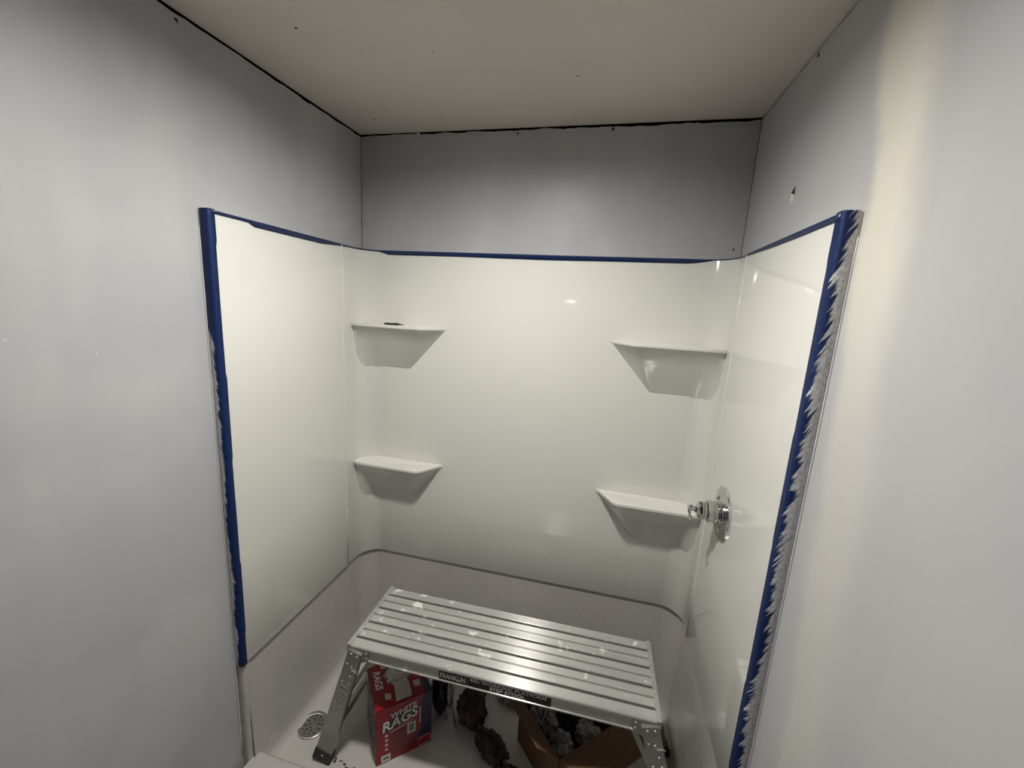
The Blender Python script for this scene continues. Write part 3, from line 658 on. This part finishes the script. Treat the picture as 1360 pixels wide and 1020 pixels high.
fquad('dark_red_panel', 0.26, 0.72, 0.10, 0.50, M_RED2)
fquad('pale_picture', 0.55, 0.70, 0.36, 0.56, M_WHT, 2); fquad('picture_print', 0.575, 0.675, 0.39, 0.535, M_GRYPRINT, 3.5)
bm = bmesh.new(); q = [(0.76, 0.03), (0.98, 0.03), (0.98, 0.15), (0.93, 0.19), (0.76, 0.17)]; tube(bm, [fp(a, b, 2) for a, b in q], 0.0011, 6, True); from_bm('badge_outline', bm, M_CARDIN, front)
fquad('corner_badge', 0.09, 0.25, 0.02, 0.15, M_WHT, 2); fquad('corner_badge_print', 0.12, 0.22, 0.07, 0.11, M_GRYPRINT, 3.5)
fquad('thin_rule', 0.775, 0.79, 0.48, 0.78, M_WHT, 2)
for k in range(4):
    bm = bmesh.new(); c = fp(0.18, 0.245 + 0.085 * k, 2); pts = [c + (eu * math.cos(PI / 2 + PI * j / 5) + Vector((0, 0, 1)) * math.sin(PI / 2 + PI * j / 5)) * (0.0075 if j % 2 == 0 else 0.0034) for j in range(10)]
    prism(bm, pts, fn * 0.0003); from_bm('star', bm, M_WHT, front)
tilt = Vector((0, 0, 1)) * 0.16
def black_back(u0, u1, w0, w1, sk): face('letter_shadow', [fp(u0, w0), fp(u1, w0 + sk), fp(u1, w1 + sk), fp(u0, w1)], M_GRYPRINT, fn, 0.0003, front)
text_mesh('lettering', 'WHITE', M_WHT, front, fp(0.25, 0.775, 3), eu + tilt, (0, 0, 1), 0.031, 0.022, 0.25, 1.0)
text_mesh('lettering', 'RAGS', M_WHT, front, fp(0.10, 0.575, 3), eu + tilt, (0, 0, 1), 0.058, 0.022, 0.25, 0.92)
face('letter_shadow', [fp(0.09, 0.55, 1), fp(0.68, 0.665, 1), fp(0.72, 0.85, 1), fp(0.30, 0.77, 1), fp(0.12, 0.73, 1)], M_BLK, fn, 0.0003, front)
face('small_print_bar', [fp(0.26, 0.52, 2), fp(0.64, 0.595, 2), fp(0.64, 0.61, 2), fp(0.26, 0.535, 2)], M_WHT, fn, 0.0003, front)
zz = Vector((0, 0, 0.0008))
text_mesh('lettering', 'RAGS', M_WHT, tops[0], P(0.085, 0.86, 1) + zz, -ev, eu, 0.036, 0.022, 0.2, 0.95)
face('print_block', [P(0.20, 0.30, 1) + zz, P(0.31, 0.27, 1) + zz, P(0.30, 0.14, 1) + zz, P(0.20, 0.16, 1) + zz], M_CARDIN, (0, 0, 1), 0.0003, tops[0])
face('print_block', [P(0.24, 0.98, 1) + zz, P(0.32, 0.98, 1) + zz, P(0.32, 0.84, 1) + zz, P(0.24, 0.86, 1) + zz], M_CARDIN, (0, 0, 1), 0.0003, tops[0])
face('print_block', [P(0.72, 0.34, 1) + zz, P(0.84, 0.34, 1) + zz, P(0.84, 0.20, 1) + zz, P(0.72, 0.20, 1) + zz], M_CARDIN, (0, 0, 1), 0.0003, tops[1])
face('purple_band', [P(0.86, 0.02, 1) + zz, P(0.995, 0.02, 1) + zz, P(0.995, 0.55, 1) + zz, P(0.90, 0.5, 1) + zz], M_NAVY, (0, 0, 1), 0.0003, tops[1])
for k in range(5): face('side_picture', [P(0, 0.08 + 0.02 * k, 0.08 + 0.18 * k) - eu * 0.0004, P(0, 0.86, 0.05 + 0.18 * k) - eu * 0.0004, P(0, 0.80, 0.18 + 0.18 * k) - eu * 0.0004, P(0, 0.15, 0.20 + 0.18 * k) - eu * 0.0004], M_COLLAGE, -eu, 0.0003, lside)

# ------------------------------------------------------------------ cardboard box with open flaps
KB = Vector((1.070, -0.522, FLOORZ + 0.0005)); kv = Vector((0.722, 0.692, 0)); ku = Vector((-0.692, 0.722, 0)); KU, KV, KH = 0.25, 0.30, 0.195
kbox = tag(empty('cardboard_box', KB), 'open brown cardboard box full of used rags, its flaps spread', 'box')
Q = lambda u, v, z: ku * (u * KU) + kv * (v * KV) + Vector((0, 0, z))
def board(name, pts, n, mat=M_KRAFT, t=0.004):
    bm = bmesh.new(); prism(bm, pts, Vector(n) * t); return from_bm(name, bm, mat, kbox)
board('bottom_panel', [Q(0, 0, 0), Q(1, 0, 0), Q(1, 1, 0), Q(0, 1, 0)], (0, 0, 1))
board('side_panel', [Q(0, 0, 0), Q(1, 0, 0), Q(1, 0, KH), Q(0, 0, KH)], kv)
board('side_panel', [Q(0, 1, 0), Q(1, 1, 0), Q(1, 1, KH), Q(0, 1, KH)], -kv)
board('side_panel', [Q(0, 0, 0), Q(0, 1, 0), Q(0, 1, KH), Q(0, 0, KH)], ku)
board('side_panel', [Q(1, 0, 0), Q(1, 1, 0), Q(1, 1, KH), Q(1, 0, KH)], -ku)
def flap(a, b, out, ang, ln, sk=0.006):
    d = (Vector(out) * math.cos(ang) + Vector((0, 0, 1)) * math.sin(ang)); e = (b - a).normalized(); n = e.cross(d).normalized()
    board('flap', [a + e * sk, b - e * sk, b - e * (sk * 2) + d * ln, a + e * (sk * 2) + d * ln], n, t=0.0035)
flap(Q(0, 0, KH), Q(1, 0, KH), -kv, math.radians(46), 0.125)
flap(Q(1, 0, KH), Q(1, 1, KH), ku, math.radians(48), 0.115)
flap(Q(0, 0, KH), Q(0, 1, KH), -ku, math.radians(24), 0.165)
flap(Q(0, 1, KH), Q(1, 1, KH), kv, math.radians(35), 0.10)
KC = KB + Q(0.5, 0.5, 0)
def rag_in(mat, u, v, z, size, seed, label, amp=0.36, freq=1.5):
    o = crumple('rag', mat, None, KB + Q(u, v, z), size, seed * 1.3, amp, freq, seed, sub=5); return tag(o, label, 'rag')
rag_in(M_GRYRAG, 0.28, 0.22, 0.125, (0.048, 0.045, 0.048), 11, 'grey and white stained rag near the front corner of the cardboard box')
rag_in(M_BLKRAG, 0.60, 0.66, 0.130, (0.070, 0.068, 0.058), 12, 'black crumpled rag on top of the cardboard box contents', 0.3)
rag_in(M_GRYRAG, 0.20, 0.62, 0.125, (0.036, 0.052, 0.045), 13, 'grey smeared rag along the inner side of the cardboard box')
rag_in(M_GRYRAG, 0.74, 0.24, 0.135, (0.045, 0.045, 0.055), 14, 'pale grey rag twisted up beside the black rag in the box', 0.5)
rag_in(M_REDRAG, 0.52, 0.80, 0.215, (0.035, 0.024, 0.020), 15, 'small red scrap lying on the black rag in the box')

# ------------------------------------------------------------------ loose things on the shower floor
def loose(o, label, cat, group=None): return tag(o, label, cat, group)
FZ = FLOORZ
loose(crumple('rag', M_BRNRAG, None, (0.700, -0.320, FZ + 0.060), (0.058, 0.060, 0.072), 0.4, 0.34, 1.3, 21, floor=FZ), 'dark brown bunched rag standing on the shower floor behind the red carton', 'rag')
loose(crumple('rag', M_BLKRAG, None, (0.812, -0.420, FZ + 0.030), (0.070, 0.040, 0.036), -0.55, 0.34, 1.2, 22, floor=FZ), 'black rag lying between the bunched brown rag and the cardboard box', 'rag')
loose(crumple('rag', M_MAROON, None, (0.905, -0.505, FZ + 0.026), (0.042, 0.040, 0.026), 0.2, 0.4, 2.0, 23, floor=FZ), 'maroon and white stained rag in front of the cardboard box flap', 'rag')
loose(crumple('rag', M_REDRAG, None, (0.668, -0.160, FZ + 0.026), (0.070, 0.030, 0.026), -0.25, 0.3, 1.7, 24, floor=FZ), 'red rag at the back of the shower floor under the stool', 'rag')
loose(crumple('plastic_bag', M_PLAS, None, (0.835, -0.160, FZ + 0.026), (0.065, 0.06, 0.026), 0.3, 0.45, 2.2, 25, floor=FZ), 'crumpled white plastic bag beside the red rag at the back', 'bag')
bagt = tag(empty('tool_bag', (0.560, -0.312, FZ)), 'black bag with a thin strap standing right behind the red carton', 'bag')
crumple('body', M_BAG, bagt, (0, 0, 0.095), (0.042, 0.050, 0.105), 0.5, 0.16, 1.4, 26, floor=0.0)
bm = bmesh.new(); tube(bm, [(0.062, -0.02, 0.17), (0.066, -0.045, 0.13), (0.060, -0.062, 0.08), (0.045, -0.066, 0.04)], 0.003, 8); from_bm('strap', bm, M_GRYRAG, bagt, smooth=180)
# grey strap hanging below the deck to the floor
bm = bmesh.new(); rows = []
for k in range(25):
    t = k / 24; c = Vector((0.600, -0.400, 0.462)).lerp(Vector((0.648, -0.372, FZ + 0.004)), t) + Vector((0.010 * math.sin(t * 7), 0.004 * math.cos(t * 9), 0)); a = 0.6 + 1.6 * t + 0.5 * math.sin(t * 6); w = 0.010 + 0.004 * math.sin(t * 11)
    rows.append([bm.verts.new(c + Vector((math.cos(a), math.sin(a), 0)) * w * s) for s in (-1, -0.3, 0.4, 1)])
for a, b in zip(rows, rows[1:]):
    for i in range(3): bm.faces.new((a[i], a[i + 1], b[i + 1], b[i]))
o = from_bm('strap', bm, M_GRYRAG, None, smooth=180); s = o.modifiers.new('thickness', 'SOLIDIFY'); s.thickness = 0.002
tag(o, 'twisted grey strap hanging from under the stool deck to the floor', 'strap')
# black grit by the stool foot
def chips(n, cx, cy, dx, dy, z, r0, r1, seed, label, mat, group):
    rnd = random.Random(seed)
    for k in range(n):
        t = k / max(1, n - 1); x = cx + dx * t + rnd.uniform(-0.010, 0.010); y = cy + dy * t + rnd.uniform(-0.008, 0.008); r = rnd.uniform(r0, r1); bm = bmesh.new(); m = 7
        pts = [(x + r * rnd.uniform(0.6, 1.3) * math.cos(2 * PI * j / m), y + 0.7 * r * rnd.uniform(0.6, 1.3) * math.sin(2 * PI * j / m), z + 0.0005) for j in range(m)]
        prism(bm, pts, (0, 0, r * 0.35)); tag(from_bm('dirt_chip', bm, mat), label, 'debris', group)
chips(12, 0.262, -0.600, 0.105, -0.012, FZ, 0.0015, 0.0065, 5, 'black dirt chip on the shower floor between stool leg and red carton', M_DARK, 'dirt on the shower floor')
# things on the upper shelf away from the valve
bm = bmesh.new(); prism(bm, [(0.158, -0.083, 1.6055), (0.196, -0.090, 1.6055), (0.224, -0.072, 1.6055), (0.214, -0.062, 1.6055), (0.168, -0.066, 1.6055)], (0.0, 0, 0.008)); bevel(bm, 0.002, 2); bx = from_bm('plastic_scrap', bm, M_RUBBER, None)
tag(bx, 'small flat black plastic scrap on the upper shelf away from the valve', 'scrap')
bm = bmesh.new(); tube(bm, [(0.205, -0.076, 1.6145), (0.225, -0.082, 1.6120), (0.244, -0.078, 1.6075)], 0.0022, 8); from_bm('tail', bm, M_RUBBER, bx, smooth=180)
chips(9, 0.060, -0.080, 0.09, 0.012, 1.6046, 0.0015, 0.0030, 8, 'tiny dark crumb on the upper shelf next to the black scrap', M_GRYPRINT, 'crumbs on the upper shelf')
chips(6, 0.085, -0.072, 0.22, -0.018, 0.9856, 0.0012, 0.0026, 9, 'tiny dark crumb on the lower shelf away from the valve', M_GRYPRINT, 'crumbs on the lower shelf')
